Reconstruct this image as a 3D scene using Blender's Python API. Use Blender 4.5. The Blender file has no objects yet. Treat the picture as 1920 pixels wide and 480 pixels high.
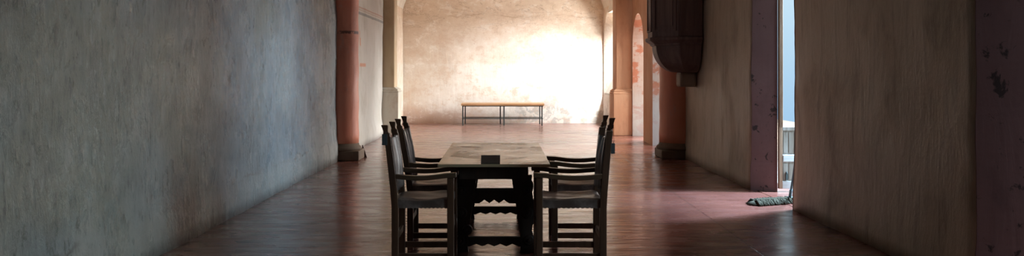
import bpy, bmesh, math, random
from mathutils import Vector, Matrix, noise

sc = bpy.context.scene
C = sc.collection
PI = math.pi

# ------------------------------------------------------------------ camera
cam_d = bpy.data.cameras.new('camera')
cam = bpy.data.objects.new('camera', cam_d)
C.objects.link(cam)
cam.location = (0, 0, 1.5)
cam.rotation_euler = (PI / 2, 0, 0)
cam_d.sensor_width = 36.0
cam_d.lens = 36.0 * 1550 / 1920
cam_d.shift_x = 20 / 1920
cam_d.shift_y = -104 / 1920
cam_d.clip_end = 200
sc.camera = cam

# ------------------------------------------------------------------ view
sc.view_settings.view_transform = 'Standard'
sc.view_settings.look = 'None'
sc.view_settings.exposure = 0.48
sc.view_settings.gamma = 1.0
sc.view_settings.use_curve_mapping = False
try:
    sc.cycles.use_denoising = True
    sc.cycles.denoiser = 'OPENIMAGEDENOISE'
    sc.cycles.max_bounces = 10
    sc.cycles.diffuse_bounces = 6
    sc.cycles.sample_clamp_indirect = 6.0
    sc.cycles.caustics_reflective = False
except Exception:
    pass

# ------------------------------------------------------------------ world (pale daylight sky)
w = bpy.data.worlds.new('sky')
sc.world = w
w.use_nodes = True
nt = w.node_tree
nt.nodes.clear()
_out = nt.nodes.new('ShaderNodeOutputWorld')
_bg = nt.nodes.new('ShaderNodeBackground')
_tc = nt.nodes.new('ShaderNodeTexCoord')
_sep = nt.nodes.new('ShaderNodeSeparateXYZ')
_mr = nt.nodes.new('ShaderNodeMapRange')
_cr = nt.nodes.new('ShaderNodeValToRGB')
nt.links.new(_tc.outputs['Generated'], _sep.inputs[0])
nt.links.new(_sep.outputs['Z'], _mr.inputs[0])
_mr.inputs[1].default_value = -0.2
_mr.inputs[2].default_value = 0.3
nt.links.new(_mr.outputs[0], _cr.inputs[0])
_cr.color_ramp.elements[0].position = 0.25
_cr.color_ramp.elements[0].color = (0.36, 0.60, 0.86, 1)
_cr.color_ramp.elements[1].position = 0.62
_cr.color_ramp.elements[1].color = (0.62, 0.83, 0.96, 1)
nt.links.new(_cr.outputs[0], _bg.inputs[0])
_bg.inputs[1].default_value = 0.72
nt.links.new(_bg.outputs[0], _out.inputs[0])


# ------------------------------------------------------------------ daylight
def area(name, loc, target, size, size_y, power, col):
    d = bpy.data.lights.new(name, 'AREA')
    d.shape = 'RECTANGLE'
    d.size = size
    d.size_y = size_y
    d.energy = power
    d.color = col
    o = bpy.data.objects.new(name, d)
    C.objects.link(o)
    o.location = loc
    o.rotation_euler = (Vector(target) - Vector(loc)).to_track_quat('-Z', 'Y').to_euler()
    return o


area('daylight_window', (3.98, 20.55, 4.35), (2.4, 24.4, 1.0), 0.9, 0.9, 900, (0.98, 0.99, 1.0))
area('daylight_courtyard', (6.1, 22.2, 4.0), (-2.9, 22.8, 1.4), 1.3, 2.0, 950, (0.95, 0.98, 1.0))
area('fill_upper_back_wall', (6.1, 20.7, 1.5), (-2.0, 22.3, 3.6), 1.3, 1.6, 330, (1.0, 0.97, 0.93))  # fill lamp added to brighten the upper back wall and vault
area('daylight_arches', (11.0, 17.4, 4.4), (0.0, 17.2, 0.8), 4.0, 2.6, 1800, (1.0, 0.99, 0.97))
area('daylight_door', (6.8, 9.35, 2.5), (0.5, 10.2, 0.9), 1.2, 1.2, 400, (0.45, 0.74, 1.0))
area('daylight_doorstep', (5.0, 10.16, 4.8), (2.4, 9.8, 0.0), 0.3, 0.9, 1500, (0.50, 0.72, 1.0))
area('daylight_near_opening', (6.6, 4.2, 2.6), (-2.0, 5.2, 1.2), 2.0, 2.0, 190, (0.60, 0.88, 1.0))
sun_d = bpy.data.lights.new('sun', 'SUN')
sun_d.energy = 4.0
sun_d.angle = 0.02
sun_d.color = (1.0, 0.96, 0.9)
sun = bpy.data.objects.new('sun', sun_d)
C.objects.link(sun)
sun.location = (-10, -10, 20)
sun.rotation_euler = Vector((0.45, 1.0, -0.55)).to_track_quat('-Z', 'Y').to_euler()


# ------------------------------------------------------------------ material helpers
class NT:
    """tiny node-graph builder"""

    def __init__(self, name):
        self.m = bpy.data.materials.new(name)
        self.m.use_nodes = True
        self.t = self.m.node_tree
        self.b = self.t.nodes['Principled BSDF']
        self.tc = self.t.nodes.new('ShaderNodeTexCoord')

    def n(self, typ, **kw):
        x = self.t.nodes.new(typ)
        for k, v in kw.items():
            setattr(x, k, v)
        return x

    def link(self, a, b):
        self.t.links.new(a, b)

    def mapping(self, scale=(1, 1, 1), loc=(0, 0, 0)):
        mp = self.n('ShaderNodeMapping')
        self.link(self.tc.outputs['Object'], mp.inputs[0])
        mp.inputs['Scale'].default_value = scale
        mp.inputs['Location'].default_value = loc
        return mp.outputs[0]

    def noise(self, scale, detail=5, rough=0.6, stretch=(1, 1, 1), loc=(0, 0, 0), dist=0.0):
        x = self.n('ShaderNodeTexNoise')
        self.link(self.mapping(stretch, loc), x.inputs['Vector'])
        x.inputs['Scale'].default_value = scale
        x.inputs['Detail'].default_value = detail
        x.inputs['Roughness'].default_value = rough
        x.inputs['Distortion'].default_value = dist
        return x.outputs[0]

    def ramp(self, val, lo, hi, a=0.0, b=1.0):
        x = self.n('ShaderNodeMapRange')
        x.interpolation_type = 'SMOOTHSTEP'
        if hasattr(val, 'links'):
            self.link(val, x.inputs[0])
        else:
            x.inputs[0].default_value = val
        x.inputs[1].default_value = lo
        x.inputs[2].default_value = hi
        x.inputs[3].default_value = a
        x.inputs[4].default_value = b
        return x.outputs[0]

    def math(self, op, a, b=None):
        x = self.n('ShaderNodeMath')
        x.operation = op
        for i, v in enumerate((a, b)):
            if v is None:
                continue
            if hasattr(v, 'links'):
                self.link(v, x.inputs[i])
            else:
                x.inputs[i].default_value = v
        return x.outputs[0]

    def mix(self, fac, a, b, blend='MIX'):
        x = self.n('ShaderNodeMix')
        x.data_type = 'RGBA'
        x.blend_type = blend
        if hasattr(fac, 'links'):
            self.link(fac, x.inputs[0])
        else:
            x.inputs[0].default_value = fac
        for v, s in ((a, x.inputs[6]), (b, x.inputs[7])):
            if hasattr(v, 'links'):
                self.link(v, s)
            else:
                s.default_value = (v[0], v[1], v[2], 1)
        return x.outputs[2]

    def xyz(self):
        s = self.n('ShaderNodeSeparateXYZ')
        self.link(self.tc.outputs['Object'], s.inputs[0])
        return s.outputs

    def band(self, v, lo, hi, soft):
        return self.math('MULTIPLY', self.ramp(v, lo - soft, lo + soft), self.ramp(v, hi - soft, hi + soft, 1.0, 0.0))

    def bump(self, h, strength=0.3, dist=0.02, prev=None):
        x = self.n('ShaderNodeBump')
        x.inputs['Strength'].default_value = strength
        x.inputs['Distance'].default_value = dist
        self.link(h, x.inputs['Height'])
        if prev is not None:
            self.link(prev, x.inputs['Normal'])
        return x.outputs[0]

    def done(self, col, rough=0.7, normal=None, spec=0.5, metal=0.0):
        if hasattr(col, 'links'):
            self.link(col, self.b.inputs['Base Color'])
        else:
            self.b.inputs['Base Color'].default_value = (col[0], col[1], col[2], 1)
        if hasattr(rough, 'links'):
            self.link(rough, self.b.inputs['Roughness'])
        else:
            self.b.inputs['Roughness'].default_value = rough
        self.b.inputs['Specular IOR Level'].default_value = spec
        self.b.inputs['Metallic'].default_value = metal
        if normal is not None:
            self.link(normal, self.b.inputs['Normal'])
        return self.m


def plaster(name, base, dark, light, rough=0.6, streak=0.5, bump=0.35, spec=0.4, loc=(0, 0, 0), extra=None, fleck=0.0):
    g = NT(name)
    big = g.noise(0.55, 4, 0.6, (1, 1, 1), loc)
    mid = g.noise(2.6, 7, 0.65, (1, 1, 0.55), loc, 0.4)
    st = g.noise(7.0, 6, 0.65, (1.2, 1.2, 0.16), loc, 0.6)
    fine = g.noise(38, 4, 0.6, (1, 1, 0.6), loc)
    c = g.mix(g.ramp(big, 0.35, 0.68), base, light)
    c = g.mix(g.math('MULTIPLY', g.ramp(mid, 0.5, 0.72), 0.55), c, dark)
    c = g.mix(g.math('MULTIPLY', g.ramp(st, 0.50, 0.70), streak), c, dark)
    c = g.mix(g.math('MULTIPLY', g.ramp(st, 0.36, 0.44, 1, 0), 0.35 * streak + 0.1), c, light)
    c = g.mix(g.math('MULTIPLY', g.ramp(fine, 0.6, 0.75), 0.2), c, dark)
    if extra:
        c = extra(g, c)
    r = g.ramp(mid, 0.35, 0.7, rough - 0.08, rough + 0.12)
    nrm = g.bump(g.noise(1.6, 5, 0.55, (1, 1, 0.7), loc), bump * 0.5, 0.06)
    nrm = g.bump(st, bump, 0.012, nrm)
    nrm = g.bump(fine, bump * 0.5, 0.004, nrm)
    if fleck:
        nrm = g.bump(g.noise(11, 8, 0.74, (1, 1.5, 0.6), (2, 2, 2), 0.3), 0.75 * fleck, 0.03, nrm)
    return g.done(c, r, nrm, spec)


def left_extra(g, c):
    o = g.xyz()
    tint = g.noise(0.45, 3, 0.55, (1, 1, 1), (11, 3, 2))
    c = g.mix(g.math('MULTIPLY', g.ramp(tint, 0.50, 0.60), 0.65), c, (0.33, 0.31, 0.22))
    c = g.mix(g.math('MULTIPLY', g.ramp(tint, 0.38, 0.48, 1, 0), 0.65), c, (0.23, 0.29, 0.33))
    cl = g.noise(1.9, 9, 0.72, (1, 1.2, 0.8), (1, 5, 2))
    c = g.mix(g.math('MULTIPLY', g.ramp(cl, 0.50, 0.62), 0.5), c, (0.43, 0.45, 0.43))
    c = g.mix(g.math('MULTIPLY', g.ramp(cl, 0.38, 0.48, 1, 0), 0.5), c, (0.19, 0.195, 0.18))
    fl = g.noise(11, 8, 0.74, (1, 1.5, 0.6), (2, 2, 2), 0.3)
    c = g.mix(g.math('MULTIPLY', g.ramp(fl, 0.53, 0.62), 0.7), c, (0.13, 0.135, 0.12))
    c = g.mix(g.math('MULTIPLY', g.ramp(fl, 0.36, 0.46, 1, 0), 0.55), c, (0.47, 0.47, 0.43))
    wob = g.math('ADD', o[2], g.math('MULTIPLY', g.noise(4, 7, 0.7), 0.22))
    low = g.ramp(wob, 0.36, 0.52, 1, 0)
    c = g.mix(g.math('MULTIPLY', low, 0.5), c, (0.46, 0.44, 0.38))
    seam = g.band(wob, 0.455, 0.475, 0.012)
    return g.mix(g.math('MULTIPLY', seam, g.ramp(g.noise(1.7, 4), 0.45, 0.62)), c, (0.19, 0.18, 0.155))


def leftfar_extra(g, c):
    o = g.xyz()
    c = g.mix(g.math('MULTIPLY', g.band(o[2], 2.790, 2.825, 0.004), 0.6), c, (0.42, 0.20, 0.12))
    c = g.mix(g.math('MULTIPLY', g.band(o[2], 2.745, 2.775, 0.004), 0.45), c, (0.40, 0.24, 0.16))
    c = g.mix(g.math('MULTIPLY', g.band(o[2], 2.66, 2.715, 0.004), 0.75), c, (0.20, 0.20, 0.19))
    for y0, y1, z0, z1 in ((16.55, 16.75, 2.04, 2.2), (16.6, 17.2, 1.62, 1.69), (16.5, 16.62, 2.2, 2.34)):
        f = g.math('MULTIPLY', g.band(o[1], y0, y1, 0.03), g.band(o[2], z0, z1, 0.015))
        c = g.mix(g.math('MULTIPLY', f, 0.8), c, (0.62, 0.25, 0.13))
    return c


def back_extra(g, c):
    o = g.xyz()
    big = g.noise(0.9, 6, 0.65, (1, 1, 1.3), (3, 0, 2))
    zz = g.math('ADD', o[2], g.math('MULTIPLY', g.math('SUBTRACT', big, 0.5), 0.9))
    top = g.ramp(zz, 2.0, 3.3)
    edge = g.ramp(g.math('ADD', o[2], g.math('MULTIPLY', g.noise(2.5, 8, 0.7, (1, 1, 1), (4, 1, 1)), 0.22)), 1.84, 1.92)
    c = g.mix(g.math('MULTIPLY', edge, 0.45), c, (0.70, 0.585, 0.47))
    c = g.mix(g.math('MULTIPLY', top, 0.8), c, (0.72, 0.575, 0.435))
    line = g.band(g.math('ADD', o[2], g.math('MULTIPLY', g.noise(0.9, 8, 0.7, (1, 1, 1), (8, 1, 1)), 0.5)), 3.42, 3.45, 0.03)
    c = g.mix(g.math('MULTIPLY', line, g.ramp(g.noise(1.3, 5, 0.6), 0.42, 0.6)), c, (0.52, 0.38, 0.26))
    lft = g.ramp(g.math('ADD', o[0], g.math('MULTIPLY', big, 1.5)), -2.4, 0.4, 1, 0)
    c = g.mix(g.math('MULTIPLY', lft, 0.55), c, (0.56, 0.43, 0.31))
    pk = g.math('MULTIPLY', g.ramp(zz, 0.15, 0.75, 1, 0), g.ramp(o[0], -0.6, 0.4, 1, 0))
    c = g.mix(g.math('MULTIPLY', pk, 0.6), c, (0.50, 0.31, 0.22))
    pe = g.noise(3.4, 6, 0.7, (1, 1, 1), (9, 0, 1), 0.3)
    pl = g.math('MULTIPLY', g.ramp(pe, 0.47, 0.54), g.math('MULTIPLY', g.ramp(zz, 0.45, 0.75, 1, 0), g.ramp(o[0], -0.2, 0.9)))
    c = g.mix(g.math('MULTIPLY', pl, 0.65), c, (0.40, 0.41, 0.38))
    chip = g.math('MULTIPLY', g.ramp(g.noise(9, 6, 0.75), 0.60, 0.70), g.ramp(zz, 1.6, 2.2))
    c = g.mix(g.math('MULTIPLY', chip, 0.6), c, (0.36, 0.22, 0.13))
    pat = g.noise(3.2, 12, 0.78, (0.8, 1, 1.1), (6, 6, 2))
    c = g.mix(g.math('MULTIPLY', g.ramp(pat, 0.50, 0.60), 0.5), c, (0.60, 0.45, 0.33))
    c = g.mix(g.math('MULTIPLY', g.ramp(pat, 0.40, 0.47, 1, 0), 0.4), c, (0.85, 0.82, 0.76))
    crack = g.noise(1.5, 8, 0.7, (0.5, 1, 1.6), (1, 2, 5), 0.8)
    c = g.mix(g.math('MULTIPLY', g.math('MULTIPLY', g.band(crack, 0.495, 0.505, 0.004), top), 0.6), c, (0.33, 0.22, 0.14))
    return c


def stain_extra(g, c):
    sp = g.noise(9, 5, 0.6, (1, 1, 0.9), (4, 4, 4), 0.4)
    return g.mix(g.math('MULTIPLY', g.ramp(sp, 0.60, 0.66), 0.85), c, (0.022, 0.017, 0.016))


def reveal_extra(g, c):
    b = g.noise(2.2, 5, 0.65, (1, 1, 1.6), (2, 7, 1))
    c = g.mix(g.ramp(b, 0.48, 0.56), c, (0.40, 0.15, 0.085))
    o = g.xyz()
    f = g.ramp(g.math('ADD', o[2], g.math('MULTIPLY', b, 1.0)), 0.9, 1.9, 1, 0)
    return g.mix(g.math('MULTIPLY', f, 0.7), c, (0.44, 0.42, 0.39))


def column_extra(g, c):
    o = g.xyz()
    d = g.noise(16, 3, 0.6)
    f = g.math('MULTIPLY', g.band(o[2], 2.16, 2.21, 0.01), g.ramp(d, 0.42, 0.5))
    c = g.mix(g.math('MULTIPLY', f, 0.8), c, (0.05, 0.03, 0.025))
    w_ = g.ramp(g.noise(3, 6, 0.7, (1, 1, 0.5), (5, 1, 0)), 0.58, 0.66)
    return g.mix(g.math('MULTIPLY', w_, 0.25), c, (0.5, 0.42, 0.36))


M = {}
M['left'] = plaster('grey stucco', (0.285, 0.325, 0.322), (0.175, 0.20, 0.195), (0.40, 0.43, 0.415), 0.28, 0.35, 0.9, 0.8, extra=left_extra, fleck=1.0)
M['leftfar'] = plaster('white stucco', (0.55, 0.53, 0.47), (0.42, 0.38, 0.31), (0.62, 0.60, 0.55), 0.6, 0.35, 0.3, 0.3, (1, 4, 2), leftfar_extra)
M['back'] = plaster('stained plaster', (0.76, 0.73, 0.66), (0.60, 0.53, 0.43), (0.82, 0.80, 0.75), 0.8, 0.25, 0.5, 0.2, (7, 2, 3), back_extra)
M['right'] = plaster('brown stucco', (0.40, 0.32, 0.24), (0.25, 0.195, 0.145), (0.47, 0.38, 0.285), 0.5, 0.55, 0.5, 0.4, (3, 3, 3), fleck=0.35)
M['orange'] = plaster('bounce tinted plaster', (0.54, 0.28, 0.16), (0.40, 0.19, 0.105), (0.60, 0.35, 0.21), 0.7, 0.3, 0.35, 0.3, (2, 8, 3))  # orange of the warm bounced light is put into the plaster colour
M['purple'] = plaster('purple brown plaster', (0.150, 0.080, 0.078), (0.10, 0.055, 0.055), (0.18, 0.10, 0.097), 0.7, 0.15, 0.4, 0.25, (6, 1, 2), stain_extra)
M['reveal'] = plaster('patched brick plaster', (0.42, 0.26, 0.19), (0.33, 0.17, 0.11), (0.46, 0.37, 0.31), 0.75, 0.2, 0.4, 0.2, (1, 1, 9), reveal_extra)
M['stone'] = plaster('buff stone', (0.52, 0.40, 0.255), (0.40, 0.29, 0.175), (0.60, 0.49, 0.35), 0.75, 0.2, 0.4, 0.2, (5, 5, 1))
M['stone_pale'] = plaster('pale stone', (0.50, 0.45, 0.36), (0.38, 0.27, 0.17), (0.58, 0.55, 0.47), 0.75, 0.2, 0.4, 0.2, (5, 9, 1))
M['column'] = plaster('red column paint', (0.68, 0.24, 0.15), (0.46, 0.155, 0.10), (0.72, 0.32, 0.21), 0.5, 0.35, 0.4, 0.4, (8, 5, 1), column_extra)
M['colbase'] = plaster('column foot stone', (0.17, 0.125, 0.09), (0.11, 0.08, 0.06), (0.23, 0.175, 0.13), 0.7, 0.2, 0.4, 0.2, (8, 2, 1))
M['ceiling'] = plaster('vault plaster', (0.70, 0.63, 0.53), (0.55, 0.46, 0.36), (0.74, 0.68, 0.58), 0.8, 0.1, 0.3, 0.2, (8, 2, 7))
M['outside'] = plaster('white exterior plaster', (0.86, 0.85, 0.82), (0.8, 0.78, 0.74), (0.9, 0.9, 0.88), 0.8, 0.1, 0.2, 0.2, (8, 2, 7))


def floor_mat():
    g = NT('polished red concrete')
    o = g.xyz()
    big = g.noise(0.6, 6, 0.6)
    mid = g.noise(2.0, 7, 0.65, (0.7, 2.2, 1), (4, 2, 0), 0.5)
    c = g.mix(g.ramp(big, 0.3, 0.7), (0.15, 0.052, 0.038), (0.25, 0.096, 0.070))
    c = g.mix(g.math('MULTIPLY', g.ramp(mid, 0.5, 0.75), 0.55), c, (0.11, 0.044, 0.034))
    c = g.mix(g.math('MULTIPLY', g.ramp(g.noise(9, 6, 0.7, (0.6, 1.6, 1)), 0.58, 0.75), 0.3), c, (0.36, 0.21, 0.17))
    seams = None
    for d in (5.9, 8.2, 10.72, 13.2, 15.5, 17.6, 20.3):
        b = g.band(o[1], d - 0.013, d + 0.013, 0.006)
        seams = b if seams is None else g.math('MAXIMUM', seams, b)
    for x in (-0.35, 2.15):
        b = g.band(o[0], x - 0.006, x + 0.006, 0.005)
        seams = g.math('MAXIMUM', seams, b)
    c = g.mix(g.math('MULTIPLY', seams, 0.75), c, (0.045, 0.022, 0.018))
    r = g.ramp(mid, 0.3, 0.75, 0.19, 0.38)
    g.b.inputs['Coat Weight'].default_value = 0.45
    g.b.inputs['Coat Roughness'].default_value = 0.2
    nrm = g.bump(g.noise(1.6, 3, 0.5, (0.8, 2.4, 1), (1, 1, 1), 0.3), 0.25, 0.05)
    nrm = g.bump(g.noise(5.0, 3, 0.55, (0.7, 2.6, 1), (5, 1, 1), 0.4), 0.26, 0.016, nrm)
    nrm = g.bump(seams, 0.4, -0.006, nrm)
    g.link(nrm, g.b.inputs['Coat Normal'])
    return g.done(c, r, nrm, 0.7)


M['floor'] = floor_mat()


def wood(name, a, b, rough=0.45, axis=0, scale=1.0, spec=0.5, bump=0.15):
    g = NT(name)
    s = [14 * scale] * 3
    s[axis] = 1.2 * scale
    n1 = g.noise(1.0, 7, 0.65, tuple(s), (0, 0, 0), 0.8)
    n2 = g.noise(2.5 * scale, 4, 0.6)
    c = g.mix(g.ramp(n1, 0.35, 0.68), a, b)
    c = g.mix(g.math('MULTIPLY', g.ramp(n2, 0.5, 0.75), 0.3), c, tuple(x * 0.75 for x in a))
    nrm = g.bump(n1, bump, 0.004)
    return g.done(c, g.ramp(n2, 0.3, 0.7, rough - 0.06, rough + 0.1), nrm, spec)


M['tabletop'] = wood('worn oak tabletop', (0.42, 0.31, 0.185), (0.56, 0.43, 0.27), 0.21, 0, 1.0, 0.6, 0.04)
M['darkwood'] = wood('dark carved wood', (0.020, 0.011, 0.008), (0.038, 0.020, 0.013), 0.5, 2)
M['chairwood'] = wood('dark chair wood', (0.075, 0.034, 0.019), (0.125, 0.060, 0.033), 0.42, 2)
M['armwood'] = wood('rubbed arm wood', (0.075, 0.042, 0.024), (0.13, 0.078, 0.046), 0.34, 0)
M['pulpit'] = wood('pulpit dark wood', (0.125, 0.085, 0.078), (0.19, 0.13, 0.12), 0.6, 2, 0.6, 0.3)
M['bracket'] = plaster('bracket stone', (0.34, 0.27, 0.21), (0.26, 0.20, 0.15), (0.40, 0.32, 0.26), 0.7, 0.2, 0.3, 0.2)
M['benchwood'] = wood('bench plank wood', (0.40, 0.23, 0.11), (0.52, 0.32, 0.17), 0.55, 0)
M['doorwood'] = wood('weathered door wood', (0.16, 0.075, 0.038), (0.27, 0.165, 0.10), 0.7, 2)
M['doorpanel'] = wood('faded panel wood', (0.16, 0.12, 0.09), (0.27, 0.245, 0.215), 0.75, 2)
M['doorwhite'] = wood('bleached rail wood', (0.36, 0.35, 0.34), (0.47, 0.47, 0.46), 0.75, 0)


def simple(name, col, rough=0.5, metal=0.0, spec=0.5, nscale=30, amt=0.25):
    g = NT(name)
    n = g.noise(nscale, 4)
    c = g.mix(g.math('MULTIPLY', g.ramp(n, 0.4, 0.7), amt), col, tuple(x * 0.55 for x in col))
    return g.done(c, rough, g.bump(n, 0.1, 0.003), spec, metal)


def leather():
    g = NT('worn brown leather')
    n = g.noise(5, 6, 0.65)
    c = g.mix(g.ramp(n, 0.4, 0.68), (0.10, 0.066, 0.056), (0.27, 0.205, 0.185))
    nrm = g.bump(g.noise(6, 4, 0.6, (1, 1, 0.4)), 0.25, 0.02)
    nrm = g.bump(g.noise(60, 3), 0.2, 0.002, nrm)
    return g.done(c, g.ramp(n, 0.3, 0.7, 0.3, 0.45), nrm, 0.6)


M['leather'] = leather()
M['iron'] = simple('grey green steel', (0.035, 0.050, 0.050), 0.55, 0.2)
M['tag'] = simple('grey card', (0.075, 0.085, 0.09), 0.6)
M['blackcard'] = simple('black plaque', (0.08, 0.055, 0.044), 0.45)
M['mop'] = simple('grey green mop yarn', (0.060, 0.056, 0.038), 0.9, 0, 0.1, 60, 0.6)
M['mophandle'] = simple('blue grey painted metal', (0.10, 0.20, 0.24), 0.4, 0.2)
M['wedge_brown'] = simple('plain dark brown', (0.06, 0.03, 0.022), 0.6)
M['ground'] = simple('pale paving', (0.45, 0.40, 0.34), 0.8, 0, 0.2, 3, 0.4)


def glass():
    m = bpy.data.materials.new('window glass')
    m.use_nodes = True
    t = m.node_tree
    t.nodes.clear()
    o = t.nodes.new('ShaderNodeOutputMaterial')
    mx = t.nodes.new('ShaderNodeMixShader')
    tr = t.nodes.new('ShaderNodeBsdfTransparent')
    gl = t.nodes.new('ShaderNodeBsdfGlossy')
    gl.inputs['Roughness'].default_value = 0.05
    mx.inputs[0].default_value = 0.06
    t.links.new(tr.outputs[0], mx.inputs[1])
    t.links.new(gl.outputs[0], mx.inputs[2])
    t.links.new(mx.outputs[0], o.inputs[0])
    return m


M['glass'] = glass()


# ------------------------------------------------------------------ object helpers
def link(name, bm, mat, parent=None, smooth=False, bevel=0.0):
    bmesh.ops.recalc_face_normals(bm, faces=bm.faces[:])
    me = bpy.data.meshes.new(name)
    bm.to_mesh(me)
    bm.free()
    o = bpy.data.objects.new(name, me)
    C.objects.link(o)
    me.materials.append(mat)
    if smooth:
        for p in me.polygons:
            p.use_smooth = True
    if parent is not None:
        o.parent = parent
    if bevel > 0:
        md = o.modifiers.new('bevel', 'BEVEL')
        md.width = bevel
        md.segments = 2
        md.limit_method = 'ANGLE'
        md.angle_limit = math.radians(40)
    return o


def tag(o, label, cat, group=None):
    o['label'] = label
    o['category'] = cat
    if group:
        o['group'] = group
    return o


def thing(name, label, cat, loc=(0, 0, 0), rz=0.0, group=None):
    o = bpy.data.objects.new(name, None)
    C.objects.link(o)
    o.empty_display_size = 0.1
    o.location = loc
    o.rotation_euler = (0, 0, rz)
    return tag(o, label, cat, group)


def struct(name, bm, mat, parent=None, smooth=False, bevel=0.0):
    o = link(name, bm, mat, parent, smooth, bevel)
    if parent is None:
        o['kind'] = 'structure'
    return o


def add_box(bm, x0, x1, y0, y1, z0, z1):
    v = [bm.verts.new(p) for p in ((x0, y0, z0), (x1, y0, z0), (x1, y1, z0), (x0, y1, z0),
                                   (x0, y0, z1), (x1, y0, z1), (x1, y1, z1), (x0, y1, z1))]
    for f in ((0, 3, 2, 1), (4, 5, 6, 7), (0, 1, 5, 4), (1, 2, 6, 5), (2, 3, 7, 6), (3, 0, 4, 7)):
        bm.faces.new([v[i] for i in f])


def box(x0, x1, y0, y1, z0, z1):
    bm = bmesh.new()
    add_box(bm, x0, x1, y0, y1, z0, z1)
    return bm


def add_prism(bm, pts, fn):
    """pts: outline list (u,v); fn(u,v,k)->xyz for k in 0,1"""
    a = [bm.verts.new(fn(u, v, 0)) for u, v in pts]
    b = [bm.verts.new(fn(u, v, 1)) for u, v in pts]
    n = len(pts)
    f0 = bm.faces.new(a[::-1])
    f1 = bm.faces.new(b)
    for i in range(n):
        j = (i + 1) % n
        bm.faces.new((a[i], a[j], b[j], b[i]))
    f0.normal_update()
    f1.normal_update()
    bmesh.ops.triangulate(bm, faces=[f0, f1])


def prism_x(pts, x0, x1):      # outline in (y,z), extruded along x
    bm = bmesh.new()
    add_prism(bm, pts, lambda u, v, k: ((x0, x1)[k], u, v))
    return bm


def prism_y(pts, y0, y1):      # outline in (x,z), extruded along y
    bm = bmesh.new()
    add_prism(bm, pts, lambda u, v, k: (u, (y0, y1)[k], v))
    return bm


def prism_z(pts, z0, z1):
    bm = bmesh.new()
    add_prism(bm, pts, lambda u, v, k: (u, v, (z0, z1)[k]))
    return bm


def add_loft(bm, rings, cap=True):
    vs = [[bm.verts.new(p) for p in r] for r in rings]
    n = len(vs[0])
    for a, b in zip(vs, vs[1:]):
        for i in range(n):
            j = (i + 1) % n
            bm.faces.new((a[i], a[j], b[j], b[i]))
    if cap:
        bm.faces.new(vs[0][::-1])
        bm.faces.new(vs[-1])


def add_lathe(bm, prof, cx, cy, seg=40):
    rings = []
    for r, z in prof:
        rings.append([(cx + r * math.cos(2 * PI * i / seg), cy + r * math.sin(2 * PI * i / seg), z) for i in range(seg)])
    add_loft(bm, rings)


def sq_ring(cx, cy, hx, hy, z):
    return [(cx - hx, cy - hy, z), (cx + hx, cy - hy, z), (cx + hx, cy + hy, z), (cx - hx, cy + hy, z)]


def add_tube(bm, p, q, r, seg=10, r2=None):
    p, q = Vector(p), Vector(q)
    d = (q - p).normalized()
    u = d.orthogonal().normalized()
    v = d.cross(u)
    rings = []
    for c, rr in ((p, r), (q, r if r2 is None else r2)):
        rings.append([c + (u * math.cos(2 * PI * i / seg) + v * math.sin(2 * PI * i / seg)) * rr for i in range(seg)])
    add_loft(bm, rings)


def fbm(x, y, z, s):
    return noise.noise(Vector((x * s, y * s, z * s)))


def uneven(bm, cut, fn):
    """subdivide long edges then push vertices with fn(co)->offset vector"""
    for _ in range(9):
        es = [e for e in bm.edges if e.calc_length() > cut]
        if not es:
            break
        bmesh.ops.subdivide_edges(bm, edges=es, cuts=1, use_grid_fill=True)
        bmesh.ops.triangulate(bm, faces=[f for f in bm.faces if len(f.verts) > 4])
    for v in bm.verts:
        v.co += fn(v.co)


def wall_grid(x_in, x_out, y0, y1, z0, z1, step=0.12, amp=0.012, foot=0.0):
    """solid wall along y whose room face (x_in) is an uneven grid"""
    bm = bmesh.new()
    ny = max(2, int((y1 - y0) / step))
    nz = max(2, int((z1 - z0) / step))
    s = 1 if x_out < x_in else -1
    g = []
    for i in range(ny + 1):
        col = []
        for k in range(nz + 1):
            y = y0 + (y1 - y0) * i / ny
            z = z0 + (z1 - z0) * k / nz
            a = amp * (fbm(x_in, y, z, 0.9) + 0.5 * fbm(x_in + 5, y, z, 2.3))
            a += foot * (1 - min(1, max(0, (z - 0.26) / 0.16)))
            col.append(bm.verts.new((x_in + s * a, y, z)))
        g.append(col)
    for i in range(ny):
        for k in range(nz):
            f = bm.faces.new((g[i][k], g[i + 1][k], g[i + 1][k + 1], g[i][k + 1]))
            f.smooth = True
    # back and rim
    bk = [bm.verts.new((x_out, y, z)) for y, z in ((y0, z0), (y1, z0), (y1, z1), (y0, z1))]
    bm.faces.new(bk)
    edges = ([g[i][0] for i in range(ny + 1)], [g[ny][k] for k in range(nz + 1)],
             [g[i][nz] for i in range(ny, -1, -1)], [g[0][k] for k in range(nz, -1, -1)])
    for q, ring in enumerate(edges):
        a, b = bk[q], bk[(q + 1) % 4]
        fan = [a] + ring + [b]
        f = bm.faces.new([bk[(q + 1) % 4], bk[q]] + ring)
        f.normal_update()
        bmesh.ops.triangulate(bm, faces=[f])
    return bm


def arch_pts(c, half, spring, rise, n=24, sgn=1):
    """from right springing over the crown to left springing"""
    return [(c + half * math.cos(PI * i / n), spring + rise * math.sin(PI * i / n)) for i in range(n + 1)]


# ================================================================== THE SETTING
H = 3.35
struct('floor', box(-3.4, 3.75, -3.5, 25.0, -0.1, 0.0), M['floor'])
# courtyard ground outside the right-hand openings
struct('trim_1', box(3.76, 9.0, -3.5, 36.0, -0.1, -0.02), M['ground'])

# walls on the left
struct('wall_left', wall_grid(-2.8, -3.3, -3.2, 14.35, 0, H, 0.12, 0.03, 0.018), M['left'])
struct('wall_left_far', wall_grid(-2.83, -3.3, 14.35, 19.62, 0, H, 0.12, 0.045, 0.03), M['leftfar'])
struct('wall_left_end', wall_grid(-2.90, -3.3, 20.40, 24.45, 0, 3.6, 0.2, 0.01), M['back'])

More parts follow.
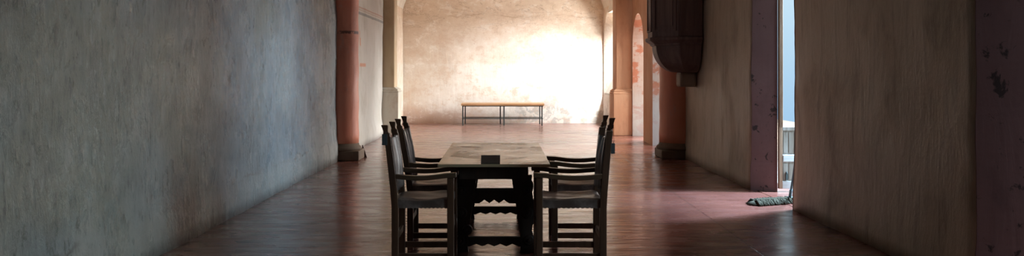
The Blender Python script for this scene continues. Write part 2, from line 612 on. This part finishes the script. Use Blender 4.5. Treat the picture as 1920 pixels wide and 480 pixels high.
# back wall
BW = 24.45
bm = bmesh.new()
n1, n2 = 70, 56
gv = [[None] * (n2 + 1) for _ in range(n1 + 1)]
for i in range(n1 + 1):
    for k in range(n2 + 1):
        x = -3.3 + 7.0 * i / n1
        z = 5.3 * k / n2
        d = 0.02 * fbm(x, 1, z, 0.8) + 0.012 * fbm(x, 3, z, 2.4)
        gv[i][k] = bm.verts.new((x, BW + d, z))
for i in range(n1):
    for k in range(n2):
        bm.faces.new((gv[i][k], gv[i + 1][k], gv[i + 1][k + 1], gv[i][k + 1])).smooth = True
add_box(bm, -3.3, 3.7, BW + 0.06, BW + 0.5, 0, 5.3)
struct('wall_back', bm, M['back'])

# wall behind the camera
struct('wall_front', box(-3.4, 3.75, -3.6, -3.2, 0, 5.4), M['right'])

# right-hand wall: near pier, pier by the door, arcade and the end bay
struct('wall_right_near', wall_grid(3.2, 3.58, 5.57, 9.02, 0, H, 0.12, 0.02, 0.012), M['right'])
struct('wall_right', wall_grid(3.2, 3.46, 10.55, 14.5, 0, H, 0.12, 0.02, 0.015), M['right'])
struct('wall_right_front', box(3.2, 3.58, -3.2, 4.0, 0, H), M['right'])
struct('wall_right_lintel', prism_x([(4.0, 2.6), (5.57, 2.6), (5.57, H), (4.0, H)], 3.2, 3.58), M['right'])
struct('wall_right_overdoor', prism_x([(9.02, 2.6), (10.55, 2.6), (10.55, H), (9.02, H)], 3.2, 3.58), M['right'])


# purple painted embrasures: splayed end faces of the piers, with a ragged room-side edge
def reveal(name, xi, yi, xo, yo, yb, z1, seed, xb=3.58, foot=0.012):
    rnd = random.Random(seed)
    bm = bmesh.new()
    rings = []
    n = int(z1 / 0.06)
    for i in range(n + 1):
        z = z1 * i / n
        e = -0.0015 - 0.003 * rnd.random()
        e -= 0.02 * (fbm(3.2, yi, z, 0.9) + 0.5 * fbm(8.2, yi, z, 2.3)) + foot * (1 - min(1, max(0, (z - 0.26) / 0.16)))
        rings.append([(xi + e, yi, z), (xi + e, yi - 0.004 * (1 if yo < yi else -1), z), (xo, yo, z), (xb, yo, z), (xb, yb, z), (xi + e, yb, z)])
    add_loft(bm, rings)
    return struct(name, bm, M['purple'])


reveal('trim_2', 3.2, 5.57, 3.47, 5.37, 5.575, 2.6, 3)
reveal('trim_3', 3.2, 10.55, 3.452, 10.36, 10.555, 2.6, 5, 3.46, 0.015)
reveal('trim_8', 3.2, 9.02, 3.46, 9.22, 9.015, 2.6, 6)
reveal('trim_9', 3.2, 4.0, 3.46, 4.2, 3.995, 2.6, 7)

# arcade wall with two arched doorways (outline in depth,height)
XA0, XA1 = 3.11, 3.72
pts = [(14.5, 0), (15.5, 0)]
pts += [(15.5, 2.1)] + [(16.25 - 0.75 * math.cos(PI * i / 24), 2.1 + 0.75 * math.sin(PI * i / 24)) for i in range(1, 24)] + [(17.0, 2.1), (17.0, 0)]
pts += [(18.1, 0), (18.1, 2.1)] + [(18.85 - 0.75 * math.cos(PI * i / 24), 2.1 + 0.75 * math.sin(PI * i / 24)) for i in range(1, 24)] + [(19.6, 2.1), (19.6, 0)]
pts += [(19.625, 0), (19.625, H), (14.5, H)]
arc = struct('wall_right_arcade', prism_x(pts, XA0, XA1), M['orange'])
arc.data.materials.append(M['reveal'])
for p in arc.data.polygons:            # jambs and soffits of the doorways carry the patched plaster
    if abs(p.normal.x) < 0.5 and 15.4 < p.center.y < 19.65 and p.center.z < 2.9:
        p.material_index = 1

# end bay wall with the tall arched window, its jambs and head splayed towards the room
XE0, XE1 = 3.02, 3.45
bm = bmesh.new()
add_loft(bm, [[(XE0, 20.37, 0), (XE0, 24.9, 0), (XE0, 24.9, 0.9), (XE0, 20.37, 0.9)],
              [(XE1, 20.37, 0), (XE1, 24.9, 0), (XE1, 24.9, 1.78), (XE1, 20.37, 1.78)]])


def win_outline(y0, y1, sill, spring, rise, n=30):
    c, h = (y0 + y1) / 2, (y1 - y0) / 2
    o_ = [(20.37, sill), (y0, sill), (y0, spring)]
    o_ += [(c - h * math.cos(PI * i / n), spring + rise * math.sin(PI * i / n)) for i in range(1, n)]
    o_ += [(y1, spring), (y1, sill), (24.9, sill), (24.9, 3.85), (20.37, 3.85)]
    return o_


wi = win_outline(20.43, 24.32, 0.9, 2.35, 1.12)
wo = win_outline(20.60, 23.70, 1.78, 2.35, 0.98)
va = [bm.verts.new((XE0, u, v)) for u, v in wi]
vb = [bm.verts.new((XE1, u, v)) for u, v in wo]
fa, fb = bm.faces.new(va[::-1]), bm.faces.new(vb)
for i in range(len(va)):
    j = (i + 1) % len(va)
    bm.faces.new((va[i], va[j], vb[j], vb[i]))
fa.normal_update()
fb.normal_update()
bmesh.ops.triangulate(bm, faces=[fa, fb])
struct('wall_right_end', bm, M['back'])
struct('window_1', prism_y([(XE0 - 0.015, 0.86), (XE1 + 0.05, 1.76), (XE1 + 0.05, 1.82), (XE0 - 0.015, 0.915)], 20.62, 23.9), M['leftfar'])


# barrel vaults
def vault(bm, cx, half, spring, rise, y0, y1, th=0.25, n=36):
    inner = arch_pts(cx, half, spring, rise, n)
    outer = arch_pts(cx, half + th, spring, rise + th, n)
    add_prism(bm, inner + outer[::-1], lambda u, v, k: (u, (y0, y1)[k], v))


bm = bmesh.new()
vault(bm, 0.2, 3.05, 3.3, 1.8, -3.6, 19.71)
vault(bm, 0.06, 2.98, 3.2, 1.7, 20.29, 24.95)
struct('ceiling', bm, M['ceiling'])

# transverse arch over the two pilasters
AY0, AY1 = 19.72, 20.28
pts = [(3.72, 3.3), (3.72, 5.4), (-3.3, 5.4), (-3.3, 3.3), (-2.55, 3.3)]
pts += [(0.09 - 2.64 * math.cos(PI * i / 40), 3.3 + 1.35 * math.sin(PI * i / 40)) for i in range(1, 40)] + [(2.73, 3.3)]
struct('trim_4', prism_y(pts, AY0, AY1), M['stone'])

# bright white wall added outside so the view through the window blows out
struct('trim_5', box(3.2, 9.0, 34.0, 34.5, -0.1, 7.0), M['outside'])
struct('trim_6', box(3.25, 3.58, 9.06, 10.5, -0.06, 0.006), M['floor'])


# ================================================================== PILASTERS
def pilaster(label, xw, s, shaft_in, base_in, y0, y1, m_shaft, m_base, base_h):
    """s=+1: stands against the left wall and grows to +x"""
    t = thing('pilaster', label, 'pilaster', ((xw + base_in) / 2, (y0 + y1) / 2, 0), 0)
    ox, oy = t.location.x, t.location.y

    def L(x0, x1, a, b, z0, z1, mat, name, bev):
        o = link(name, box(min(x0, x1) - ox, max(x0, x1) - ox, a - oy, b - oy, z0, z1), mat, t, bevel=bev)
        return o
    L(xw, base_in, y0 - 0.08, y1 + 0.06, 0.0, base_h, m_base, 'base', 0.012)
    bm = bmesh.new()
    prof = [(0.075, base_h), (0.085, base_h + 0.03), (0.06, base_h + 0.055), (0.07, base_h + 0.08), (0.035, base_h + 0.10), (0.0, base_h + 0.13)]
    sc_ = abs(base_in - shaft_in) / 0.08
    rings = []
    for e, z in prof:
        xi = shaft_in + s * e * sc_
        a, b = min(xw, xi) - ox, max(xw, xi) - ox
        rings.append([(a, y0 - e - oy, z), (b, y0 - e - oy, z), (b, y1 + e - oy, z), (a, y1 + e - oy, z)])
    add_loft(bm, rings)
    link('molding', bm, m_base, t)
    bm = bmesh.new()
    xi = shaft_in
    add_box(bm, min(xw, xi) - ox, max(xw, xi) - ox, y0 - oy, y1 - oy, base_h + 0.12, 3.3)
    link('shaft', bm, m_shaft, t, bevel=0.02)
    return t


pilaster('buff stone pilaster with moulded base on the left, beyond the red column', -3.3, 1, -2.55, -2.45, AY0, AY1 - 0.02, M['stone'], M['stone_pale'], 1.02)
pilaster('orange tinted pilaster with moulded base on the right, beside the arched window', 3.72, -1, 2.73, 2.665, AY0, AY1, M['orange'], M['orange'], 0.98)


# ================================================================== RED COLUMNS
def column(label, cx, cy, r, bx0, bx1, by0, by1, bh):
    t = thing('column', label, 'column', (cx, cy, 0))
    bm = bmesh.new()
    prof = [(r * 1.0, bh + 0.10)]
    for i in range(1, 21):
        z = bh + 0.10 + (H - bh - 0.10) * i / 20
        prof.append((r * (1.0 - 0.03 * i / 20) + 0.006 * math.sin(i * 1.7), z))
    add_lathe(bm, prof, 0, 0, 48)
    link('shaft', bm, M['column'], t, smooth=True)
    bm = bmesh.new()
    add_lathe(bm, [(r * 1.12, bh - 0.005), (r * 1.17, bh + 0.03), (r * 1.12, bh + 0.06), (r * 1.04, bh + 0.075), (r * 1.0, bh + 0.12)], 0, 0, 48)
    link('molding', bm, M['colbase'], t, smooth=True)
    link('base', box(bx0 - cx, bx1 - cx, by0 - cy, by1 - cy, 0, bh), M['colbase'], t, bevel=0.02)
    return t


column('round red column against the grey wall on the left', -2.74, 14.28, 0.275, -2.83, -2.41, 13.98, 14.55, 0.17)
column('round red column under the dark pulpit on the right', 3.13, 14.66, 0.325, 2.775, 3.25, 14.32, 14.98, 0.15)

# ================================================================== PULPIT
PC = (3.185, 13.62)                                        # where it meets the wall


def oct_ring(k, z):
    """half octagon hanging on the wall plane x=3.19, k scales the plan"""
    pl = [(-0.0, -0.62), (-0.40, -0.62), (-0.76, -0.22), (-0.76, 0.22), (-0.40, 0.62), (-0.0, 0.62)]
    return [(x * k - 0.015, y * k, z) for x, y in pl]


pul = thing('pulpit', 'dark wooden pulpit with rounded underside hanging on the right wall', 'pulpit', (PC[0], PC[1], 0))
bm = bmesh.new()
add_loft(bm, [oct_ring(0.95, 2.06), oct_ring(0.95, 3.2)])
link('body', bm, M['pulpit'], pul)
# raised panels on the faces
for a, b in (((-0.03, -0.62), (-0.40, -0.62)), ((-0.40, -0.62), (-0.76, -0.22)), ((-0.76, -0.22), (-0.76, 0.22)), ((-0.76, 0.22), (-0.40, 0.62))):
    A, B = Vector((a[0], a[1], 0)) * 0.95, Vector((b[0], b[1], 0)) * 0.95
    d = (B - A).normalized()
    nn = Vector((d.y, -d.x, 0))
    if nn.dot((A + B) / 2) < 0:
        nn = -nn
    L_ = (B - A).length
    bm = bmesh.new()

    def pbox(u0, u1, z0, z1, dep):
        vs = []
        for q in (0.0, dep):
            for u, z in ((u0, z0), (u1, z0), (u1, z1), (u0, z1)):
                p = A + d * u + nn * (q - 0.004) + Vector((-0.015, 0, z))
                vs.append(bm.verts.new(p))
        for f in ((0, 3, 2, 1), (4, 5, 6, 7), (0, 1, 5, 4), (1, 2, 6, 5), (2, 3, 7, 6), (3, 0, 4, 7)):
            bm.faces.new([vs[i] for i in f])
    pbox(0.035, 0.065, 2.16, 3.1, 0.022)
    pbox(L_ - 0.065, L_ - 0.035, 2.16, 3.1, 0.022)
    pbox(0.065, L_ - 0.065, 2.16, 2.19, 0.022)
    pbox(0.065, L_ - 0.065, 3.07, 3.1, 0.022)
    pbox(0.11, L_ - 0.11, 2.24, 3.02, 0.014)
    link('panel', bm, M['pulpit'], pul)
bm = bmesh.new()
add_loft(bm, [oct_ring(0.86, 1.93), oct_ring(0.90, 1.945), oct_ring(0.90, 1.965), oct_ring(0.97, 2.0), oct_ring(1.0, 2.02), oct_ring(1.0, 2.06), oct_ring(0.95, 2.075)])
link('molding', bm, M['pulpit'], pul)
bm = bmesh.new()
rg = []
for i in range(15):
    t_ = i / 14
    k = 0.32 + (0.86 - 0.32) * math.sin(t_ * PI / 2) ** 0.75
    rg.append(oct_ring(k, 1.50 + 0.44 * (1 - math.cos(t_ * PI / 2)) ** 0.9))
add_loft(bm, rg)
link('bowl', bm, M['pulpit'], pul, bevel=0.008)
bm = bmesh.new()
add_box(bm, -0.275, -0.005, -0.16, 0.16, 1.265, 1.505)
link('bracket', bm, M['bracket'], pul, bevel=0.035)

# ================================================================== DOOR (weathered leaf standing open)
YD = 10.335
dr = bpy.data.objects.new('door_1', None)
C.objects.link(dr)
dr.location = (3.462, YD, 0.0)
dr['kind'] = 'structure'


def dpart(name, x0, x1, y0, y1, z0, z1, mat, bev=0.004):
    return link(name, box(x0, x1, y0, y1, z0, z1), mat, dr, bevel=bev)


bm = bmesh.new()
add_box(bm, 0.0, 0.046, -0.025, 0.025, 0.05, 0.86)
add_box(bm, 0.0, 0.046, -0.025, 0.025, 0.86, 2.7)
link('stile', bm, M['doorwood'], dr, bevel=0.005)
dpart('stile', 0.70, 0.76, -0.025, 0.025, 0.05, 2.7, M['doorwood'])
dpart('rail', 0.046, 0.70, -0.022, 0.022, 0.05, 0.145, M['doorwhite'])
dpart('rail', 0.046, 0.70, -0.030, 0.022, 0.385, 0.475, M['doorwhite'], 0.012)
dpart('rail', 0.046, 0.70, -0.024, 0.024, 0.775, 0.82, M['doorpanel'])
dpart('rail', 0.046, 0.70, -0.024, 0.024, 2.6, 2.7, M['doorwood'])
for z0, z1 in ((0.145, 0.385), (0.475, 0.775)):
    bm = bmesh.new()
    add_box(bm, 0.046, 0.70, -0.006, 0.010, z0, z1)
    for i in range(9):
        x = 0.060 + i * 0.070
        add_box(bm, x, x + 0.055, -0.012, -0.005, z0 + 0.02, z1 - 0.02)
    link('panel', bm, M['doorpanel'], dr)
bm = bmesh.new()
for a, b in ((0.036, 0.050), (0.016, 0.026)):
    add_box(bm, a, b, -0.032, 0.02, 0.82, 2.6)
link('glazing_bead', bm, M['doorwood'], dr, bevel=0.003)
dpart('glass_pane', 0.050, 0.70, -0.003, 0.003, 0.82, 2.6, M['glass'], 0)
bm = bmesh.new()
add_box(bm, 0.085, 0.115, -0.028, -0.010, 0.16, 0.235)
add_lathe(bm, [(0.010, 0.235), (0.012, 0.25), (0.004, 0.262)], 0.10, -0.018, 10)
link('latch', bm, M['iron'], dr)

# ================================================================== BENCH
bn = thing('bench', 'long low bench with wooden plank seat and thin steel legs by the back wall', 'bench', (0.04, 23.72, 0))
bm = bmesh.new()
for i in range(4):
    add_box(bm, -1.175, 1.175, -0.42 + i * 0.21, -0.42 + i * 0.21 + 0.205, 0.565, 0.625)
link('seat', bm, M['benchwood'], bn, bevel=0.006)
bm = bmesh.new()
for y in (-0.335, 0.335):
    add_box(bm, -1.15, 1.15, y - 0.012, y + 0.012, 0.54, 0.565)
link('seat_frame', bm, M['iron'], bn)
for x, y in ((-1.13, -0.335), (0.035, -0.335), (1.11, -0.335), (-1.09, 0.335), (-0.07, 0.335), (1.08, 0.335)):
    bm = bmesh.new()
    add_tube(bm, (x, y, 0), (x, y, 0.55), 0.018, 12)
    link('leg', bm, M['iron'], bn, smooth=False)
for y in (-0.335, 0.335):
    bm = bmesh.new()
    add_tube(bm, (-1.15, y, 0.195), (1.14, y, 0.195), 0.013, 10)
    link('stretcher', bm, M['iron'], bn)

# ================================================================== TABLE
TX, TY0, TY1 = -0.06, 6.67, 8.72
TYC = (TY0 + TY1) / 2
tb = thing('refectory_table', 'long dark trestle table with scalloped boards and worn plank top', 'table', (TX, TYC, 0))
bm = bmesh.new()
add_box(bm, -0.455, 0.455, TY0 - TYC, TY1 - TYC, 0.736, 0.76)
tt = link('tabletop', bm, M['tabletop'], tb, bevel=0.004)
bm = bmesh.new()
add_box(bm, -0.28, 0.28, -0.95, -0.92, 0.63, 0.736)
add_box(bm, -0.28, 0.28, 0.92, 0.95, 0.63, 0.736)
add_box(bm, -0.28, -0.25, -0.92, 0.92, 0.63, 0.736)
add_box(bm, 0.25, 0.28, -0.92, 0.92, 0.63, 0.736)
link('apron', bm, M['darkwood'], tb)


def scallop_board(w0, w1, zt, zb, n, amp, y, th=0.03, flat=0.12):
    """board between x=-w0..w0 (top) and -w1..w1 (bottom) whose lower edge is scalloped"""
    pts = [(-w0, zt), (w0, zt)]
    xs = [w1 - 2 * w1 * i / 96 for i in range(97)]
    for x in xs:
        u = (x + w1) / (2 * w1)
        if u < flat or u > 1 - flat:
            z = zb - amp * 0.0
        else:
            q = ((u - flat) / (1 - 2 * flat) * n) % 1.0
            z = zb + amp * (math.sin(PI * q) ** 0.8) - 0.25 * amp * (abs(math.sin(2 * PI * q)))
        pts.append((x, z))
    return prism_y(pts, y - th / 2, y + th / 2)


leg_out = [(0.145, 0.64), (0.155, 0.56), (0.165, 0.50), (0.178, 0.42), (0.19, 0.33), (0.205, 0.22), (0.218, 0.12), (0.222, 0.05), (0.215, 0.0),
           (0.375, 0.0), (0.385, 0.035), (0.375, 0.065), (0.355, 0.09), (0.33, 0.13), (0.315, 0.18), (0.32, 0.225), (0.345, 0.26), (0.355, 0.31),
           (0.350, 0.37), (0.335, 0.415), (0.325, 0.45), (0.318, 0.50), (0.328, 0.545), (0.325, 0.575), (0.312, 0.60), (0.318, 0.64)]
for ty in (-0.76, 0.80):
    for s in (-1, 1):
        bm = prism_y([(s * x, z) for x, z in leg_out], ty - 0.035, ty + 0.035)
        # carved relief: two scrolls on the face turned to the end of the table
        for cz, rr in ((0.33, 0.052), (0.52, 0.04), (0.10, 0.045)):
            fy = ty - 0.035 if ty < 0 else ty + 0.035
            e = -0.012 if ty < 0 else 0.012
            cxx = s * (0.275 if cz > 0.2 else 0.29)
            add_tube(bm, (cxx, fy, cz), (cxx, fy + e, cz), rr, 20, rr * 0.8)
            add_tube(bm, (cxx, fy + e, cz), (cxx, fy + e * 2, cz), rr * 0.4, 14, rr * 0.25)
        link('leg', bm, M['darkwood'], tb)
    link('scalloped_rail', scallop_board(0.165, 0.18, 0.53, 0.405, 3, 0.030, ty, 0.03, 0.16), M['darkwood'], tb)
    link('scalloped_stretcher', scallop_board(0.22, 0.225, 0.125, 0.045, 4, 0.022, ty, 0.04, 0.05), M['darkwood'], tb)
bm = bmesh.new()
add_tube(bm, (-0.222, -0.83, 0.19), (-0.222, -0.79, 0.19), 0.040, 24, 0.043)
add_tube(bm, (-0.222, -0.845, 0.19), (-0.222, -0.83, 0.19), 0.022, 20, 0.036)
link('scroll', bm, M['darkwood'], tb)

# small dark plaque lying at the front edge of the table
pq = prism_x([(-0.06, 0.0), (-0.06, 0.007), (0.055, 0.060), (0.062, 0.055), (0.05, 0.0)], -0.078, 0.078)
o = link('plaque', pq, M['blackcard'], bevel=0.002)
o.location = (-0.088, TY0 + 0.085, 0.7605)
tag(o, 'small black slanted plaque lying at the front edge of the table', 'plaque')


# ================================================================== CHAIRS
def swept(bm, path, hy, hz, y):
    """bar of rectangular section along x; path=(x,z,half-width scale)"""
    rings = []
    for x, z, k in path:
        rings.append([(x, y - hy * k, z - hz), (x, y + hy * k, z - hz), (x, y + hy * k, z + hz), (x, y - hy * k, z + hz)])
    add_loft(bm, rings)


def armchair(label, x_back, x_front, yc, s, rake, top, finial, seed, group):
    """x_back / x_front: world x of rear post and front leg centres at the floor; s=+1 faces +x"""
    rnd = random.Random(seed)
    depth = abs(x_front - x_back)
    xm = (x_back + x_front) / 2
    t = thing('armchair', label, 'chair', (xm, yc, 0), 0 if s > 0 else PI, group)
    xb, xf, hw = -depth / 2, depth / 2, 0.223
    q = 0.026

    def px(z):                                  # centre line of the raked rear post
        if z < 0.46:
            return xb
        return xb - rake * ((z - 0.46) / (1.09 - 0.46)) ** 1.25
    for y in (-hw, hw):
        bm = bmesh.new()
        ztop = top - (0.055 if finial else 0.0)
        zs = [0, 0.2, 0.46, 0.6, 0.75, 0.9, 1.0, ztop - 0.03 if finial else ztop]
        add_loft(bm, [sq_ring(px(z), y, q * (1.0 if z < 0.8 else 0.94), 0.024, z) for z in zs])
        if not finial:
            add_loft(bm, [sq_ring(px(ztop) - 0.016, y, 0.005, 0.02, ztop - 0.01), sq_ring(px(ztop) - 0.018, y, 0.003, 0.012, ztop + 0.012)])
        post = link('rear_post', bm, M['chairwood'], t, bevel=0.004)
        if finial:
            bm = bmesh.new()
            x0 = px(ztop)
            tt_ = [(0.024, ztop - 0.035), (0.024, ztop - 0.008), (0.018, ztop - 0.004), (0.0165, ztop + 0.008),
                   (0.019, ztop + 0.022), (0.0235, ztop + 0.045), (0.0245, ztop + 0.052), (0.020, ztop + 0.056)]
            add_loft(bm, [sq_ring(x0 - 0.003 * i, y, r, r * 0.95, z) for i, (r, z) in enumerate(tt_)])
            link('finial', bm, M['chairwood'], post)
    for y in (-hw, hw):
        bm = bmesh.new()
        add_loft(bm, [sq_ring(xf, y, q, 0.024, z) for z in (0, 0.1, 0.46, 0.69)])
        link('front_leg', bm, M['chairwood'], t, bevel=0.004)
    # arms
    for y in (-hw, hw):
        bm = bmesh.new()
        path = []
        n = 18
        xa = px(0.71) + 0.012
        xe = xf + 0.045
        for i in range(n + 1):
            u = i / n
            z = 0.703 - 0.014 * math.sin(PI * min(1, u * 1.2)) + 0.010 * u ** 3
            path.append((xa + (xe - xa) * u, z, 0.75 + 0.35 * u))
        swept(bm, path, 0.030, 0.018, y)
        link('armrest', bm, M['armwood'], t, bevel=0.006)
    # side stretchers, back stretcher, front board, seat rails
    for y in (-hw, hw):
        link('stretcher', box(xb + q * 0.8, xf - q * 0.8, y - 0.012, y + 0.012, 0.062, 0.11), M['chairwood'], t, bevel=0.003)
    link('stretcher', box(xb - 0.010, xb + 0.014, -hw + 0.02, hw - 0.02, 0.20, 0.25), M['chairwood'], t, bevel=0.003)
    pts = [(-hw + 0.02, 0.34), (hw - 0.02, 0.34)]
    for i in range(61):
        u = i / 60
        y_ = (hw - 0.02) * (1 - 2 * u)
        pts.append((y_, 0.245 + 0.022 * abs(math.sin(PI * 3 * u))))
    link('front_board', prism_x(pts, xf - 0.012, xf + 0.012), M['chairwood'], t)
    for ya, yb in ((-hw - 0.008, -hw + 0.012), (hw - 0.012, hw + 0.008)):
        link('seat_rail', box(xb + q * 0.8, xf - q * 0.8, ya, yb, 0.468, 0.515), M['chairwood'], t)
    # leather seat: sagging top, skirts with a scalloped hem on both sides
    bm = bmesh.new()
    nx, ny = 26, 20
    x0, x1 = xb - 0.005, xf + 0.012
    ph = rnd.random() * 6
    g = []
    for i in range(nx + 1):
        col = []
        for k in range(ny + 1):
            u, v = i / nx, k / ny
            x = x0 + (x1 - x0) * u
            y = (-hw - 0.012) + (2 * hw + 0.024) * v
            edge = min(u, 1 - u, v, 1 - v)
            z = 0.535 - 0.022 * math.sin(PI * u) * math.sin(PI * v) + 0.012 * fbm(x + seed, y, 0, 7.0)
            z -= 0.014 * max(0, 1 - edge / 0.07)
            col.append(bm.verts.new((x, y, z)))
        g.append(col)
    for i in range(nx):
        for k in range(ny):
            bm.faces.new((g[i][k], g[i + 1][k], g[i + 1][k + 1], g[i][k + 1])).smooth = True
    for k in (0, ny):
        prev = None
        for i in range(nx * 4 + 1):
            u = i / (nx * 4)
            fi = u * nx
            i0 = min(nx - 1, int(fi))
            a = g[i0][k].co.lerp(g[i0 + 1][k].co, fi - i0)
            zb = 0.463 - 0.006 * abs(math.sin(PI * 14 * u))
            tp = bm.verts.new(a)
            bt = bm.verts.new((a.x, a.y + (-0.002 if k == 0 else 0.002), zb))
            bi = bm.verts.new((a.x, a.y + (0.006 if k == 0 else -0.006), zb))
            if prev:
                bm.faces.new((prev[0], tp, bt, prev[1]))
                bm.faces.new((prev[1], bt, bi, prev[2]))
            prev = (tp, bt, bi)
    # front and back hems
    for i in (0, nx):
        low = [bm.verts.new((g[i][k].co.x, g[i][k].co.y, 0.478)) for k in range(ny + 1)]
        for k in range(ny):
            bm.faces.new((g[i][k], g[i][k + 1], low[k + 1], low[k]))
    # underside
    und = [bm.verts.new((x, y, 0.482)) for x, y in ((x0, -hw), (x1, -hw), (x1, hw), (x0, hw))]
    bm.faces.new(und)
    link('seat', bm, M['leather'], t)
    # leather back: slack hide between the rear posts
    bm = bmesh.new()
    nz, ny = 26, 30
    fr, bk = [], []
    for i in range(nz + 1):
        z = 0.575 + 0.425 * i / nz
        rf, rb = [], []
        for k in range(ny + 1):
            v = k / ny
            y = -hw + 2 * hw * v
            sag = -0.022 * math.sin(PI * v) + 0.02 * math.sin(PI * (z - 0.575) / 0.425) * math.sin(PI * v) ** 0.5
            fold = 0.014 * math.sin(PI * v) * math.sin(v * 17 + 3.2 * math.sin(z * 4 + ph) + ph)
            fold += 0.008 * math.sin(PI * v) * fbm(z * 0.6, y, seed, 9.0)
            zz = z - (0.012 * math.sin(PI * v) if i == nz else 0)
            x = px(z) + 0.029 + sag + fold
            rf.append(bm.verts.new((x, y, zz)))
            rb.append(bm.verts.new((x - 0.007, y, zz)))
        fr.append(rf)
        bk.append(rb)
    for i in range(nz):
        for k in range(ny):
            bm.faces.new((fr[i][k], fr[i][k + 1], fr[i + 1][k + 1], fr[i + 1][k])).smooth = True
            bm.faces.new((bk[i][k], bk[i + 1][k], bk[i + 1][k + 1], bk[i][k + 1])).smooth = True
    for k in range(ny):
        bm.faces.new((fr[nz][k], fr[nz][k + 1], bk[nz][k + 1], bk[nz][k]))
        bm.faces.new((fr[0][k + 1], fr[0][k], bk[0][k], bk[0][k + 1]))
    for i in range(nz):
        for k in (0, ny):
            bm.faces.new((fr[i][k], fr[i + 1][k], bk[i + 1][k], bk[i][k]))
    link('backrest', bm, M['leather'], t)
    return t


GR = 'leather armchairs along the table'
armchair('dark armchair at the left front of the table, grey tag on its rear post', -0.816, -0.390, 6.58, 1, 0.070, 1.095, True, 1, GR)
armchair('dark armchair at the left far side of the table, behind the tagged one', -0.790, -0.400, 7.40, 1, 0.100, 1.097, True, 2, GR)
armchair('dark armchair at the right front of the table, its rear posts without finials', 0.782, 0.292, 6.58, -1, 0.053, 1.050, False, 3, GR)
armchair('dark armchair at the right far side of the table, tall finials on its posts', 0.885, 0.463, 7.40, -1, 0.065, 1.105, True, 4, GR)


# hanging tags on the two front chairs
def hang_tag(label, x, y, z, wx, wz):
    bm = box(-wx / 2, wx / 2, -0.005, 0.003, -wz, 0)
    add_tube(bm, (0.0, -0.001, -0.008), (wx * 0.4, 0.002, 0.022), 0.0016, 6)
    o = link('tag', bm, M['tag'], bevel=0.0015)
    o.location = (x, y, z)
    return tag(o, label, 'tag', 'tags hanging on the front chairs')


hang_tag('small grey tag hanging on the left front chair', -0.893, 6.325, 1.028, 0.040, 0.084)
hang_tag('small dark tag hanging behind the right front chair', 0.8565, 6.345, 0.957, 0.030, 0.080)

# ================================================================== MOP
mp = thing('dust_mop', 'grey green dust mop lying on the floor at the doorway', 'mop', (3.12, 9.46, 0))
rnd = random.Random(8)
bm = bmesh.new()
ax = Vector((0.93, 0.34, 0)).normalized()
ay = Vector((-ax.y, ax.x, 0))
for i in range(90):
    u = -0.27 + 0.56 * i / 89
    for sgn in (-1, 1):
        for layer in range(2):
            base = ax * (u + 0.006 * rnd.random()) + ay * (sgn * 0.012)
            ln = 0.070 + 0.045 * rnd.random()
            mid = base + ay * sgn * ln * 0.5 + ax * (0.02 * (rnd.random() - 0.5)) + Vector((0, 0, 0.046 + 0.018 * rnd.random() - 0.016 * layer))
            tip = base + ay * sgn * ln + ax * (0.05 * (rnd.random() - 0.5)) + Vector((0, 0, 0.010))
            st = base + Vector((0, 0, 0.050 - 0.012 * layer))
            add_tube(bm, st, mid, 0.0075, 6)
            add_tube(bm, mid, tip, 0.0075, 6, 0.007)
for sg in (-1, 1):
    for k in range(15):
        a = (k / 14 - 0.5) * PI
        b0 = ax * (0.27 * sg)
        d = ax * sg * math.cos(a) + ay * math.sin(a)
        add_tube(bm, b0 + Vector((0, 0, 0.045)), b0 + d * (0.07 + 0.03 * rnd.random()) + Vector((0, 0, 0.010)), 0.008, 6)
link('yarn_head', bm, M['mop'], mp, smooth=True)
bm = bmesh.new()
c0 = ax * 0.0
p0 = [ax * a + ay * b for a, b in ((-0.24, -0.028), (0.24, -0.028), (0.24, 0.028), (-0.24, 0.028))]
add_loft(bm, [[p + Vector((0, 0, 0.050)) for p in p0], [p + Vector((0, 0, 0.064)) for p in p0]])
link('mop_plate', bm, M['mop'], mp)
bm = bmesh.new()
hb = Vector((0.20, 0.055, 0.055))
ht = Vector((3.345 - 3.12, 9.05 - 9.46, 1.32))
add_tube(bm, hb, ht, 0.012, 12)
link('handle', bm, M['mophandle'], mp, smooth=True)
bm = bmesh.new()
add_tube(bm, hb - Vector((0.03, 0.01, 0)), hb + Vector((0.03, 0.01, 0)), 0.018, 12)
add_tube(bm, hb, hb + (ht - hb) * 0.08, 0.017, 12)
link('swivel', bm, M['mophandle'], mp)

# ================================================================== small dark wedge shape behind the left column foot
bm = bmesh.new()
add_prism(bm, [(0, 0), (0.085, 0), (0.01, 0.22), (0, 0.22)], lambda u, v, k: (u, (0, 0.03)[k], v))
o = link('wedge', bm, M['wedge_brown'])
o.location = (-2.46, 14.60, 0)
tag(o, 'small dark wedge standing behind the foot of the left red column', 'wedge')
